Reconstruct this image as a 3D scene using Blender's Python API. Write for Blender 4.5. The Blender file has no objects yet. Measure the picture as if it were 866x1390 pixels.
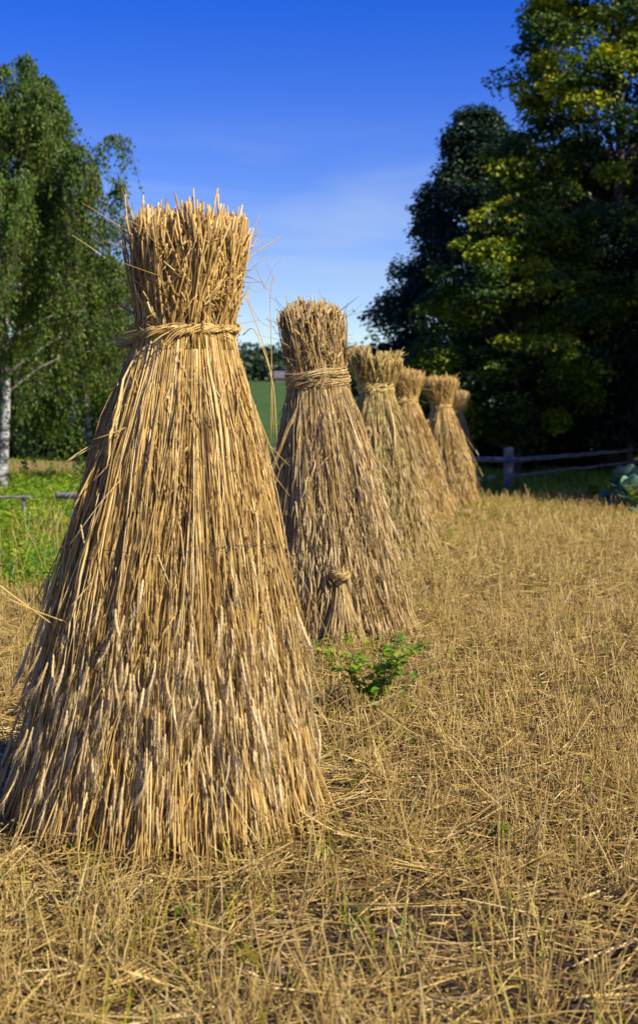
import bpy, math, random
import numpy as np
from mathutils import Vector

scene = bpy.context.scene
COL = scene.collection
TAU = 2 * math.pi
R = math.radians

# ------------------------------------------------------------------ helpers
def norm(a):
    return a / np.maximum(np.linalg.norm(a, axis=-1, keepdims=True), 1e-9)


class Geo:
    """Collects numpy geometry (tris and quads) with one 'tint' value per vertex."""
    def __init__(self):
        self.v, self.t, self.q, self.tri, self.n = [], [], [], [], 0

    def _add(self, v, tint, quads=None, tris=None):
        if quads is not None and len(quads):
            self.q.append(quads + self.n)
        if tris is not None and len(tris):
            self.tri.append(tris + self.n)
        self.v.append(v)
        self.t.append(tint)
        self.n += len(v)

    def tubes(self, P, rad, sides, tint, rng, cap=True, flat=1.0):
        P = np.asarray(P, float)
        N, K, _ = P.shape
        rad = np.broadcast_to(np.asarray(rad, float), (N, K)).copy()
        if cap:
            P = np.concatenate([P[:, :1], P, P[:, -1:]], 1)
            rad = np.concatenate([rad[:, :1] * .02, rad, rad[:, -1:] * .02], 1)
            K += 2
        T = np.empty_like(P)
        T[:, 1:-1] = P[:, 2:] - P[:, :-2]
        T[:, 0] = P[:, min(2, K - 1)] - P[:, 0]
        T[:, -1] = P[:, -1] - P[:, max(0, K - 3)]
        T = norm(T)
        ref = norm(rng.normal(size=(N, 1, 3)))
        main = norm(P[:, -1:] - P[:, :1] + 1e-6)
        ref = norm(ref - main * np.sum(ref * main, -1, keepdims=True))
        U = norm(np.cross(T, ref))
        V = np.cross(T, U)
        a = np.arange(sides) / sides * TAU
        ring = (U[:, :, None] * np.cos(a)[None, None, :, None] +
                V[:, :, None] * np.sin(a)[None, None, :, None] * flat)
        verts = P[:, :, None] + ring * rad[:, :, None, None]
        i = np.arange(N)[:, None, None] * K * sides
        k = np.arange(K - 1)[None, :, None] * sides
        s = np.arange(sides)[None, None, :]
        s2 = (s + 1) % sides
        q = np.stack([i + k + s, i + k + s2, i + k + sides + s2, i + k + sides + s], -1).reshape(-1, 4)
        tint = np.repeat(np.broadcast_to(np.asarray(tint, float), (N,)), K * sides)
        self._add(verts.reshape(-1, 3), tint, quads=q)

    def leaves(self, C, D, Nrm, L, W, tint, fold=.18):
        """rhombic folded leaves: C base points, D direction, Nrm face normal"""
        D = norm(D)
        S = norm(np.cross(D, Nrm))
        Nn = np.cross(S, D)
        n = len(C)
        L = np.broadcast_to(L, (n,))[:, None]
        W = np.broadcast_to(W, (n,))[:, None]
        mid = C + D * L * .42
        v = np.stack([C, mid + S * W * .5 + Nn * W * fold, C + D * L - Nn * L * .12,
                      mid - S * W * .5 + Nn * W * fold], 1)
        b = np.arange(n)[:, None] * 4
        tr = np.concatenate([b + np.array([0, 1, 2]), b + np.array([0, 2, 3])])
        self._add(v.reshape(-1, 3), np.repeat(np.broadcast_to(tint, (n,)), 4), tris=tr)

    def blades(self, B, Dv, L, W, bend, tint, rng):
        """grass blades: two-segment tapered strips"""
        n = len(B)
        L = np.broadcast_to(L, (n,))[:, None]
        W = np.broadcast_to(W, (n,))[:, None]
        Dv = norm(Dv)
        a = rng.uniform(0, TAU, n)
        S = np.stack([np.cos(a), np.sin(a), np.zeros(n)], 1)
        h = np.stack([np.cos(a + 1.57), np.sin(a + 1.57), np.zeros(n)], 1) * np.broadcast_to(bend, (n,))[:, None]
        m = B + Dv * L * .55 + h * L * .2
        t = B + Dv * L * .92 + h * L * .75
        v = np.stack([B - S * W * .5, B + S * W * .5, m + S * W * .4, m - S * W * .4, t], 1)
        b = np.arange(n)[:, None] * 5
        self._add(v.reshape(-1, 3), np.repeat(np.broadcast_to(tint, (n,)), 5),
                  quads=b + np.array([0, 1, 2, 3]), tris=b + np.array([3, 2, 4]))

    def ribbons(self, P, W, tint, rng):
        N, K, _ = P.shape
        T = norm(np.gradient(P, axis=1))
        ref = norm(rng.normal(size=(N, 1, 3)))
        S = norm(np.cross(T, ref)) * (W[:, None, None] * np.sin(np.linspace(.35, 2.9, K))[None, :, None])
        v = np.stack([P - S * .5, P + S * .5], 2)
        i = np.arange(N)[:, None] * K * 2
        k = np.arange(K - 1)[None] * 2
        q = np.stack([i + k, i + k + 1, i + k + 3, i + k + 2], -1).reshape(-1, 4)
        self._add(v.reshape(-1, 3), np.repeat(np.broadcast_to(tint, (N,)), K * 2), quads=q)

    def sheet(self, grid, tint=.5):
        """grid[i,j,3] as a surface"""
        n, m, _ = grid.shape
        i = np.arange(n - 1)[:, None] * m
        j = np.arange(m - 1)[None]
        q = np.stack([i + j, i + j + 1, i + m + j + 1, i + m + j], -1).reshape(-1, 4)
        self._add(grid.reshape(-1, 3), np.full(n * m, tint), quads=q)

    def mesh(self, name, mat, smooth=True):
        v = np.concatenate(self.v).astype(np.float32)
        q = np.concatenate(self.q) if self.q else np.zeros((0, 4), int)
        t = np.concatenate(self.tri) if self.tri else np.zeros((0, 3), int)
        me = bpy.data.meshes.new(name)
        me.vertices.add(len(v))
        me.vertices.foreach_set('co', v.ravel())
        loops = np.concatenate([q.ravel(), t.ravel()]).astype(np.int32)
        me.loops.add(len(loops))
        me.loops.foreach_set('vertex_index', loops)
        starts = np.concatenate([np.arange(len(q)) * 4, len(q) * 4 + np.arange(len(t)) * 3]).astype(np.int32)
        me.polygons.add(len(starts))
        me.polygons.foreach_set('loop_start', starts)
        me.update(calc_edges=True)
        me.polygons.foreach_set('use_smooth', np.full(len(starts), smooth))
        at = me.attributes.new('tint', 'FLOAT', 'POINT')
        at.data.foreach_set('value', np.concatenate(self.t).astype(np.float32))
        me.materials.append(mat)
        me.validate()
        return me

    def build(self, name, mat, parent=None, loc=(0, 0, 0), smooth=True):
        o = bpy.data.objects.new(name, self.mesh(name, mat, smooth))
        COL.objects.link(o)
        o.location = loc
        if parent:
            o.parent = parent
        return o


def tag(o, label=None, cat=None, group=None, kind=None):
    for k, val in (('label', label), ('category', cat), ('group', group), ('kind', kind)):
        if val:
            o[k] = val
    return o


def thing(name, label, cat, loc=(0, 0, 0), group=None, rz=0):
    o = bpy.data.objects.new(name, None)
    o.empty_display_size = .2
    COL.objects.link(o)
    o.location = loc
    o.rotation_euler = (0, 0, rz)
    return tag(o, label, cat, group)


def copy_tree(o, label, loc, rz=0, scale=1, group=None):
    c = o.copy()
    COL.objects.link(c)
    c.location = loc
    c.rotation_euler = (0, 0, rz)
    c.scale = (scale, scale, scale)
    c['label'] = label
    if group:
        c['group'] = group
    for ch in o.children:
        d = ch.copy()
        COL.objects.link(d)
        d.parent = c
    return c


def sm(x, a, b):
    t = np.clip((np.asarray(x, float) - a) / (b - a), 0, 1)
    return t * t * (3 - 2 * t)


# ------------------------------------------------------------------ camera frame
F, HX, HY, CAMZ = 1805., 433., 577., 1.25      # focal length / principal column / horizon row of the photo


def at(px, D):
    return (px - HX) / F * D


# ------------------------------------------------------------------ materials
def new_mat(name):
    m = bpy.data.materials.new(name)
    m.use_nodes = True
    nt = m.node_tree
    nt.nodes.clear()
    return m, nt, nt.nodes.new('ShaderNodeOutputMaterial')


def N(nt, typ, **kw):
    n = nt.nodes.new(typ)
    for k, v in kw.items():
        if k in n.inputs:
            n.inputs[k].default_value = v
        else:
            setattr(n, k, v)
    return n


def ramp(nt, stops):
    r = nt.nodes.new('ShaderNodeValToRGB')
    el = r.color_ramp.elements
    while len(el) < len(stops):
        el.new(.5)
    for e, (p, c) in zip(el, stops):
        e.position = p
        e.color = (*c, 1)
    return r


def straw_mat(name, stops, noise=.26, rough=.55, spec=.25, weather=.5):
    m, nt, out = new_mat(name)
    a = N(nt, 'ShaderNodeAttribute', attribute_name='tint')
    tc = N(nt, 'ShaderNodeTexCoord')
    nz = N(nt, 'ShaderNodeTexNoise', Scale=38., Detail=3.)
    nt.links.new(tc.outputs['Object'], nz.inputs['Vector'])
    mul = N(nt, 'ShaderNodeMath', operation='MULTIPLY_ADD')
    mul.inputs[1].default_value = noise * 2
    mul.inputs[2].default_value = -noise
    nt.links.new(nz.outputs['Fac'], mul.inputs[0])
    add = N(nt, 'ShaderNodeMath', operation='ADD')
    nt.links.new(a.outputs['Fac'], add.inputs[0])
    nt.links.new(mul.outputs[0], add.inputs[1])
    r = ramp(nt, stops)
    nt.links.new(add.outputs[0], r.inputs[0])
    b = N(nt, 'ShaderNodeBsdfPrincipled', Roughness=rough)
    b.inputs['Specular IOR Level'].default_value = spec
    # weathered grey brown patches, some a hand wide, some only along part of a stalk
    n2 = N(nt, 'ShaderNodeTexNoise', Scale=9., Detail=5., Roughness=.7)
    nt.links.new(tc.outputs['Object'], n2.inputs['Vector'])
    wr = N(nt, 'ShaderNodeMapRange')
    wr.inputs['From Min'].default_value = .46
    wr.inputs['From Max'].default_value = .72
    wr.inputs['To Max'].default_value = weather
    nt.links.new(n2.outputs['Fac'], wr.inputs[0])
    gmx = N(nt, 'ShaderNodeMix', data_type='RGBA')
    gmx.inputs[7].default_value = (.19, .12, .05, 1)
    nt.links.new(wr.outputs[0], gmx.inputs[0])
    nt.links.new(r.outputs[0], gmx.inputs[6])
    nt.links.new(gmx.outputs[2], b.inputs['Base Color'])
    nt.links.new(b.outputs[0], out.inputs[0])
    return m


def leaf_mat(name, stops, trans=.3, rough=.45, spec=.3, bright=1.0):
    m, nt, out = new_mat(name)
    a = N(nt, 'ShaderNodeAttribute', attribute_name='tint')
    r = ramp(nt, stops)
    nt.links.new(a.outputs['Fac'], r.inputs[0])
    b = N(nt, 'ShaderNodeBsdfPrincipled', Roughness=rough)
    b.inputs['Specular IOR Level'].default_value = spec
    nt.links.new(r.outputs[0], b.inputs['Base Color'])
    tr = N(nt, 'ShaderNodeBsdfTranslucent')
    hs = N(nt, 'ShaderNodeHueSaturation', Saturation=1.15, Value=1.3)
    hs.inputs['Hue'].default_value = .485
    nt.links.new(r.outputs[0], hs.inputs['Color'])
    nt.links.new(hs.outputs[0], tr.inputs[0])
    mx = N(nt, 'ShaderNodeMixShader')
    mx.inputs[0].default_value = trans
    nt.links.new(b.outputs[0], mx.inputs[1])
    nt.links.new(tr.outputs[0], mx.inputs[2])
    nt.links.new(mx.outputs[0], out.inputs[0])
    return m


def plain_mat(name, c1, c2, scale=8., stretch=(1, 1, 1), rough=.8, bump=.3):
    m, nt, out = new_mat(name)
    tc = N(nt, 'ShaderNodeTexCoord')
    mp = N(nt, 'ShaderNodeMapping')
    mp.inputs['Scale'].default_value = stretch
    nt.links.new(tc.outputs['Object'], mp.inputs[0])
    nz = N(nt, 'ShaderNodeTexNoise', Scale=scale, Detail=6.)
    nt.links.new(mp.outputs[0], nz.inputs['Vector'])
    r = ramp(nt, [(.32, c1), (.68, c2)])
    nt.links.new(nz.outputs['Fac'], r.inputs[0])
    b = N(nt, 'ShaderNodeBsdfPrincipled', Roughness=rough)
    b.inputs['Specular IOR Level'].default_value = .2
    nt.links.new(r.outputs[0], b.inputs['Base Color'])
    bp = N(nt, 'ShaderNodeBump', Strength=bump, Distance=.02)
    nt.links.new(nz.outputs['Fac'], bp.inputs['Height'])
    nt.links.new(bp.outputs[0], b.inputs['Normal'])
    nt.links.new(b.outputs[0], out.inputs[0])
    return m


STRAW = [(0., (.10, .055, .018)), (.25, (.29, .165, .045)), (.55, (.54, .345, .095)), (.8, (.70, .49, .165)), (1., (.82, .64, .31))]
M_STRAW = straw_mat('rye_straw', STRAW)
M_STRAW_BROWN = straw_mat('brown_rye_straw', [(0., (.09, .05, .02)), (.25, (.26, .155, .052)), (.55, (.45, .30, .10)), (.8, (.59, .425, .17)), (1., (.72, .56, .29))])
M_STRAW_GREEN = straw_mat('greenish_rye_straw', [(0., (.10, .06, .02)), (.25, (.25, .17, .05)), (.55, (.49, .345, .095)), (.8, (.63, .48, .17)), (1., (.74, .61, .29))])
M_EAR = straw_mat('rye_ear', [(0., (.24, .15, .06)), (.5, (.50, .355, .145)), (1., (.68, .52, .27))], noise=.3, rough=.6)
M_LITTER = straw_mat('stubble_straw', [(0., (.075, .05, .016)), (.3, (.28, .18, .048)), (.6, (.50, .34, .09)), (.85, (.65, .47, .155)), (1., (.78, .61, .29))], weather=.6)
M_TWINE = plain_mat('twine_fibre', (.08, .05, .025), (.16, .11, .06), 60)
M_GRASS = leaf_mat('meadow_grass', [(0., (.04, .10, .010)), (.4, (.17, .24, .014)), (.7, (.33, .32, .016)), (1., (.48, .40, .05))], trans=.3)
M_WEEDLEAF = leaf_mat('weed_leaf', [(0., (.08, .20, .015)), (.6, (.18, .33, .02)), (1., (.45, .42, .02))], trans=.38)
M_BIRCHLEAF = leaf_mat('birch_leaf', [(0., (.022, .065, .012)), (.5, (.075, .145, .015)), (1., (.18, .23, .02))], trans=.34)
M_LINDEN = leaf_mat('linden_leaf', [(0., (.014, .040, .014)), (.42, (.07, .13, .016)), (.64, (.25, .31, .015)), (1., (.50, .49, .018))], trans=.32)  # bright yellow end puts sunlight on some clumps into the leaf colour
M_DARKLEAF = leaf_mat('dark_leaf', [(0., (.012, .030, .022)), (.7, (.030, .060, .032)), (1., (.06, .095, .03))], trans=.18)  # very dark green, with the shade on the right-hand trees put in
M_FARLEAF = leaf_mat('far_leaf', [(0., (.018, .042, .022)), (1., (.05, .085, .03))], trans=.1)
M_CABBAGE = leaf_mat('cabbage_leaf', [(0., (.05, .12, .07)), (.6, (.12, .24, .15)), (1., (.25, .36, .22))], trans=.12, rough=.5)
M_ORANGE = leaf_mat('orange_petal', [(0., (.65, .20, .01)), (1., (.8, .36, .02))], trans=.2)
M_BARK = plain_mat('grey_bark', (.035, .028, .022), (.10, .085, .07), 6, (3, 3, .6), bump=.8)
M_TWIG = plain_mat('brown_twig', (.06, .04, .025), (.14, .09, .05), 30)
M_WOOD = plain_mat('weathered_wood', (.08, .075, .08), (.22, .21, .22), 9, (1, 1, 1), bump=.5)
M_PALEWOOD = plain_mat('bleached_wood', (.13, .12, .11), (.27, .25, .23), 9)
M_STONE = plain_mat('pale_stone', (.35, .33, .30), (.55, .52, .48), 14)
M_PINK = plain_mat('pinkish_lump', (.36, .19, .12), (.55, .33, .22), 22, bump=.8)
M_ROOF = plain_mat('grey_roof', (.08, .08, .085), (.14, .14, .14), 3)
M_BARNWALL = plain_mat('barn_boards', (.10, .085, .07), (.16, .14, .12), 3, (6, 6, .5))


def birch_bark():
    m, nt, out = new_mat('birch_bark')
    tc = N(nt, 'ShaderNodeTexCoord')
    mp = N(nt, 'ShaderNodeMapping')
    mp.inputs['Scale'].default_value = (2.5, 2.5, 5)
    nt.links.new(tc.outputs['Object'], mp.inputs[0])
    nz = N(nt, 'ShaderNodeTexNoise', Scale=2.2, Detail=6., Roughness=.7)
    nt.links.new(mp.outputs[0], nz.inputs['Vector'])
    r = ramp(nt, [(.45, (.035, .03, .027)), (.55, (.40, .39, .38)), (.8, (.68, .67, .66))])
    nt.links.new(nz.outputs['Fac'], r.inputs[0])
    b = N(nt, 'ShaderNodeBsdfPrincipled', Roughness=.7)
    nt.links.new(r.outputs[0], b.inputs['Base Color'])
    nt.links.new(b.outputs[0], out.inputs[0])
    return m


M_BIRCH = birch_bark()
M_BIRCHLIMB = plain_mat('birch_limb_bark', (.05, .04, .033), (.22, .20, .18), 5)

# ------------------------------------------------------------------ ground
_g = np.random.default_rng(5)
_ph = _g.uniform(0, TAU, (14,))
_kx = _g.normal(0, 1, (14,))
_ky = _g.normal(0, 1, (14,))


def wob(x, y, f, k=0):
    s = 0
    for i in range(6):
        j = (i + k * 3) % 14
        s = s + np.sin(f * (1 + .55 * i) * (_kx[j] * x + _ky[j] * y) + _ph[j]) / (1 + .5 * i)
    return s / 2.6


def gz(x, y):
    x = np.asarray(x, float)
    y = np.asarray(y, float)
    near = 1 - sm(y, 30, 60)
    z = (.022 * wob(x, y, 2.3) + .014 * wob(x, y, 7, 1)) * near
    return z + 13 * sm(y, 60, 380) + 1.2 * wob(x, y, .03, 2) * sm(y, 120, 300)


def meadow(x, y):
    """0 in the stubble field, 1 in the green meadow (in metres around the edge)"""
    w = .55 * wob(x, y, 1.1, 2)
    left = np.minimum(y - 9.6 - w, -1.0 + (y - 10) * .07 - x + w * .5)
    return np.maximum(left, y - 21.3 - w * .6)


def spaced(a, b, fine, lo, hi, grow=1.18):
    """fine steps between a and b, growing steps out to lo / hi"""
    mid = list(np.arange(a, b, fine))
    s, x, up = fine, b, []
    while x < hi:
        up.append(x)
        s *= grow
        x += s
    up.append(hi)
    s, x, dn = fine, a, []
    while x > lo:
        s *= grow
        x -= s
        dn.append(max(x, lo))
    return np.array(dn[::-1] + mid + up)


gx = spaced(-6.5, 6.5, .07, -420, 420)
gy = spaced(1.2, 24, .07, -60, 900, 1.12)
X, Y = np.meshgrid(gx, gy)
g = Geo()
g.sheet(np.stack([X, Y, gz(X, Y)], -1))
mdw = sm(meadow(X, Y), -.5, .7)
mown = sm(Y, 31, 35) * (1 - sm(Y, 44, 50)) * (1 - sm(X, -2, 3))
zone = np.clip(mdw - .92 * mown, 0, 1)
g.t = [zone.ravel()]


def ground_mat():
    m, nt, out = new_mat('field_soil_and_turf')
    a = N(nt, 'ShaderNodeAttribute', attribute_name='tint')
    tc = N(nt, 'ShaderNodeTexCoord')
    n1 = N(nt, 'ShaderNodeTexNoise', Scale=9., Detail=8., Roughness=.65)
    n2 = N(nt, 'ShaderNodeTexNoise', Scale=1.6, Detail=5.)
    n3 = N(nt, 'ShaderNodeTexNoise', Scale=60., Detail=4.)
    n4 = N(nt, 'ShaderNodeTexNoise', Scale=.06, Detail=5.)
    for n in (n1, n2, n3, n4):
        nt.links.new(tc.outputs['Object'], n.inputs['Vector'])
    soil = ramp(nt, [(.3, (.04, .026, .018)), (.52, (.09, .058, .036)), (.78, (.20, .135, .07))])
    nt.links.new(n1.outputs['Fac'], soil.inputs[0])
    gr = ramp(nt, [(.3, (.06, .11, .012)), (.55, (.15, .20, .018)), (.75, (.25, .25, .03))])
    mixn = N(nt, 'ShaderNodeMix', data_type='FLOAT')
    mixn.inputs[0].default_value = .5
    nt.links.new(n2.outputs['Fac'], mixn.inputs[2])
    nt.links.new(n4.outputs['Fac'], mixn.inputs[3])
    nt.links.new(mixn.outputs[0], gr.inputs[0])
    # trampled straw far off, where single straws are finer than one can see
    geo = N(nt, 'ShaderNodeSeparateXYZ')
    nt.links.new(tc.outputs['Object'], geo.inputs[0])
    mr = N(nt, 'ShaderNodeMapRange')
    mr.inputs['From Min'].default_value = 5.5
    mr.inputs['From Max'].default_value = 14
    mr.inputs['To Max'].default_value = .8
    nt.links.new(geo.outputs[1], mr.inputs[0])
    straw = ramp(nt, [(.3, (.21, .14, .04)), (.5, (.36, .26, .07)), (.7, (.48, .36, .11))])
    nt.links.new(n3.outputs['Fac'], straw.inputs[0])
    m0 = N(nt, 'ShaderNodeMix', data_type='RGBA')
    nt.links.new(mr.outputs[0], m0.inputs[0])
    nt.links.new(soil.outputs[0], m0.inputs[6])
    nt.links.new(straw.outputs[0], m0.inputs[7])
    fr_ = N(nt, 'ShaderNodeMapRange')            # the pasture on the hillside is a deeper green
    fr_.inputs['From Min'].default_value = 55
    fr_.inputs['From Max'].default_value = 75
    nt.links.new(geo.outputs[1], fr_.inputs[0])
    n5 = N(nt, 'ShaderNodeTexNoise', Scale=.35, Detail=8., Roughness=.75)
    nt.links.new(tc.outputs['Object'], n5.inputs['Vector'])
    hill = ramp(nt, [(.35, (.035, .085, .016)), (.65, (.085, .135, .028))])
    nt.links.new(n5.outputs['Fac'], hill.inputs[0])
    mh = N(nt, 'ShaderNodeMix', data_type='RGBA')
    nt.links.new(fr_.outputs[0], mh.inputs[0])
    nt.links.new(gr.outputs[0], mh.inputs[6])
    nt.links.new(hill.outputs[0], mh.inputs[7])
    m1 = N(nt, 'ShaderNodeMix', data_type='RGBA')
    nt.links.new(a.outputs['Fac'], m1.inputs[0])
    nt.links.new(m0.outputs[2], m1.inputs[6])
    nt.links.new(mh.outputs[2], m1.inputs[7])
    b = N(nt, 'ShaderNodeBsdfPrincipled', Roughness=.95)
    b.inputs['Specular IOR Level'].default_value = .1
    nt.links.new(m1.outputs[2], b.inputs['Base Color'])
    bp = N(nt, 'ShaderNodeBump', Strength=1., Distance=.06)
    nt.links.new(n1.outputs['Fac'], bp.inputs['Height'])
    nt.links.new(bp.outputs[0], b.inputs['Normal'])
    nt.links.new(b.outputs[0], out.inputs[0])
    return m


ground = g.build('ground', ground_mat())
tag(ground, 'dark soil of the stubble field running into green meadow and hillside', 'ground', kind='structure')

# ------------------------------------------------------------------ straw sheaves
def periodic(rng, n=7, amp=1.):
    k = rng.integers(1, 15, n)
    kz = rng.uniform(-3, 3, n)
    ph = rng.uniform(0, TAU, n)
    w = rng.uniform(.4, 1, n)
    w = w / w.sum() * amp * 1.7

    def f(th, z):
        s = 0
        for i in range(n):
            s = s + w[i] * np.sin(k[i] * th + kz[i] * z + ph[i])
        return s
    return f


BODY_Z = np.array([0, .018, .138, .26, .378, .50, .622, .741, .798]) / .798          # share of the tie's height
BODY_R = np.array([1.0, .97, .86, .735, .635, .49, .325, .105, .0])               # 1 = base radius, 0 = tie radius


class Sheaf:
    def __init__(s, name, label, px, D, H, tie_z, tie_r, base_r, head_r, lean, seed, mat, ny=(0, 0), group='sheaves standing in a row in the stubble'):
        s.rng = np.random.default_rng(seed)
        x = at(px, D)
        s.hp, s.dome, s.fan = .62, .07, .5
        s.H, s.tz, s.tr, s.br, s.hr, s.lean, s.mat = H, tie_z, tie_r, base_r, head_r, np.array(lean), mat
        s.root = thing(name, label, 'straw sheaf', (x, D, float(gz(x, D)) - .01), group)
        s.f1 = periodic(s.rng, 8, .066)
        s.f2 = periodic(s.rng, 6, .035)

    def prof(s, z):
        b = s.tr + (s.br - s.tr) * np.interp(z / s.tz, BODY_Z, BODY_R)
        h = s.tr + (s.hr - s.tr) * np.clip((z - s.tz) / (s.H - s.tz), 0, None) ** s.hp
        return np.where(z < s.tz, b, h)

    def pt(s, th, r, z):
        c = s.lean[None, :] * (z / s.H)[..., None]
        return np.stack([r * np.cos(th) + c[..., 0], r * np.sin(th) + c[..., 1], z], -1)

    def tint(s, n, m=.55, sd=.2):
        return np.clip(s.rng.normal(m, sd, n), .02, .98)

    def core(s):
        g = Geo()
        th = np.linspace(0, TAU, 73)
        z = np.concatenate([np.linspace(.0, s.tz, 30), np.linspace(s.tz + .03, s.H - .10, 8)])
        T, Z = np.meshgrid(th, z)
        r = s.prof(Z) * (.72 + .6 * s.f1(T, Z))
        r[-1] *= .02
        g.sheet(s.pt(T, r, Z), .35)  # core tinted darker than the outer straw, as shade between stalks
        return g.build('inner_stalks', s.mat, s.root)

    def skirt(s, n, thick, K=10, ears=True, awns=12, zmean=.40, zsd=.15, wisps=70, sides=4):
        rng = s.rng
        g = Geo()
        tw = rng.uniform(0, TAU, wisps)
        dw = rng.normal(0, .05, wisps)
        drw = rng.normal(0, .10, wisps)
        w = rng.integers(0, wisps, n)
        th0 = np.where(rng.random(n) < .45, tw[w] + rng.normal(0, .06, n), rng.uniform(0, TAU, n))
        ze = np.clip(rng.normal(zmean, zsd, n), .17, 1.2) * s.tz / 1.54
        t = np.linspace(0, 1, K)[None]
        z = (s.tz + .01) - t * (s.tz + .01 - ze[:, None])
        dep = rng.random(n) ** .8 * .30
        drift = rng.normal(0, .12, n) + drw[w] * 1.2 + (rng.random(n) < .08) * rng.normal(0, .38, n)
        th = th0[:, None] + drift[:, None] * t ** 1.2 + .014 * np.sin(t * rng.uniform(2, 6, (n, 1)) + rng.uniform(0, 6, (n, 1)))
        r = s.prof(z) * (1 - dep[:, None] + dw[w][:, None] * t + (s.f1(th, z) + s.f2(th, 3 * z)) * np.minimum(1, t * 3))
        r = r + (rng.random(n) < .10)[:, None] * rng.uniform(.005, .035, n)[:, None] * t ** 2.5
        P = s.pt(th, r, z)
        P = P + rng.normal(0, .0011, P.shape) * (t[..., None] > .05)
        # kinked and broken-over stalks
        kk = np.where(rng.random(n) < .28)[0]
        tk = rng.uniform(.25, .9, len(kk))
        ax = rng.normal(0, 1, (len(kk), 3)) * np.array([1, 1, .3])
        P[kk] += ax[:, None] * (np.maximum(0, t - tk[:, None]) * rng.uniform(.03, .12, (len(kk), 1)))[..., None]
        tint = s.tint(n, .55, .25)
        rad = rng.uniform(.0016, .0033, n) * thick
        hf = n // 2
        g.tubes(P[:hf], rad[:hf, None] * np.linspace(1.1, .7, K)[None], sides, tint[:hf], rng)
        g.tubes(P[hf:], rad[hf:, None] * np.linspace(1.2, .8, K)[None] * (1 + rng.normal(0, .12, (n - hf, K))), sides, tint[hf:], rng, flat=.5)
        # loose dried leaf sheaths among the stalks
        m = n // 3
        pick = rng.integers(0, n, m)
        k0 = rng.integers(1, K - 5, m)
        Q = np.stack([P[pick, k0 + j] for j in range(5)], 1)
        out = norm(Q - Q * np.array([0, 0, 1]) * 1 + 1e-6)
        out[..., 2] = 0
        off = np.cumsum(rng.normal(0, .0065, (m, 5, 3)), 1) + norm(np.stack([np.cos(th0[pick]), np.sin(th0[pick]), 0 * th0[pick]], -1))[:, None] * .006
        g.ribbons(Q + off, rng.uniform(.005, .012, m) * thick, s.tint(m, .6, .24), rng)
        # broken bits caught in the outer layer
        m = n // 3
        a = rng.uniform(0, TAU, m)
        z0 = s.tz * rng.uniform(.06, .93, m)
        b = s.pt(a, s.prof(z0) * rng.uniform(.93, 1.02, m), z0)
        tg = np.stack([-np.sin(a), np.cos(a), 0 * a], -1)
        ou = np.stack([np.cos(a), np.sin(a), 0 * a], -1)
        dn = norm(np.array([0, 0, -1.]) + ou * .22 + tg * rng.normal(0, .32, (m, 1)) + ou * rng.normal(.05, .12, (m, 1)))
        Lb = rng.uniform(.03, .16, m)[:, None]
        tt = np.linspace(-.5, .5, 4)
        Q = b[:, None] + dn[:, None] * Lb[:, None] * tt[None, :, None] + rng.normal(0, .08, (m, 1, 3)) * Lb[:, None] * (tt ** 2)[None, :, None]
        g.tubes(Q, (rng.uniform(.0014, .0028, m) * thick)[:, None], sides, s.tint(m, .6, .24), rng)
        o = g.build('hanging_stalks', s.mat, s.root)
        if ears:
            g = Geo()
            sel = np.where((rng.random(n) < .62) & (dep < .22))[0]
            e = len(sel)
            tip = P[sel, -1]
            d = norm(P[sel, -1] - P[sel, -4] + np.array([0, 0, -.03]))
            outv = np.stack([np.cos(th[sel, -1]), np.sin(th[sel, -1]), 0 * th[sel, -1]], -1)
            L = rng.uniform(.065, .115, e)
            ke = 14
            u = np.linspace(0, 1, ke)
            bend = rng.normal(.05, .10, (e, 1))
            E = tip[:, None] + d[:, None] * (L[:, None] * u)[..., None] + outv[:, None] * (bend * L[:, None] * u ** 2)[..., None] + \
                np.cross(d, outv)[:, None] * (rng.normal(0, .11, (e, 1)) * L[:, None] * u ** 2)[..., None] + outv[:, None] * .010
            pr = np.array([.3, .75, .6, 1.0, .72, 1.12, .78, 1.12, .75, 1.0, .68, .85, .5, .15])
            er = rng.uniform(.0048, .0070, e)[:, None] * thick ** .5 * pr[None]
            et = np.clip(rng.normal(.70, .2, e), 0, 1)
            g.tubes(E, er, 5, et, rng, flat=.75)
            if awns:
                j = rng.integers(1, ke - 1, (e, awns))
                base = np.take_along_axis(E, j[..., None].repeat(3, -1), 1).reshape(-1, 3)
                dd = np.repeat(norm(E[:, -1] - E[:, 0]), awns, 0)
                sp = norm(dd + rng.normal(0, .19, dd.shape))
                al = rng.uniform(.03, .055, len(base))[:, None]
                AW = np.stack([base, base + sp * al], 1)
                g.tubes(AW, np.array([[.0010, .0003]]) * thick, 3, np.repeat(et, awns) + .1, rng, cap=False)
            tag(g.build('rye_ears', M_EAR, s.root), kind='stuff')
        return o

    def lower(s, n, thick, K=7, sides=4):
        rng = s.rng
        g = Geo()
        th0 = rng.uniform(0, TAU, n)
        zt = rng.uniform(.45, .95, n)
        t = np.linspace(0, 1, K)[None]
        z = -.02 + t * (zt[:, None] + .02)
        dep = -.01 + rng.random(n) ** .9 * .24
        th = th0[:, None] + rng.normal(0, .12, (n, 1)) * (1 - t)
        r = s.prof(np.maximum(z, 0)) * (1 - dep[:, None] - .07 * t + s.f1(th, z) * .8)
        r = r + (rng.random(n) ** 5 * .10)[:, None] * (1 - t) ** 2
        P = s.pt(th, r, z)
        P = P + rng.normal(0, .0025, P.shape)
        g.tubes(P, (rng.uniform(.0019, .0032, n) * thick)[:, None], sides, s.tint(n, .56, .2), rng)
        return g.build('standing_stalks', s.mat, s.root)

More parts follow.
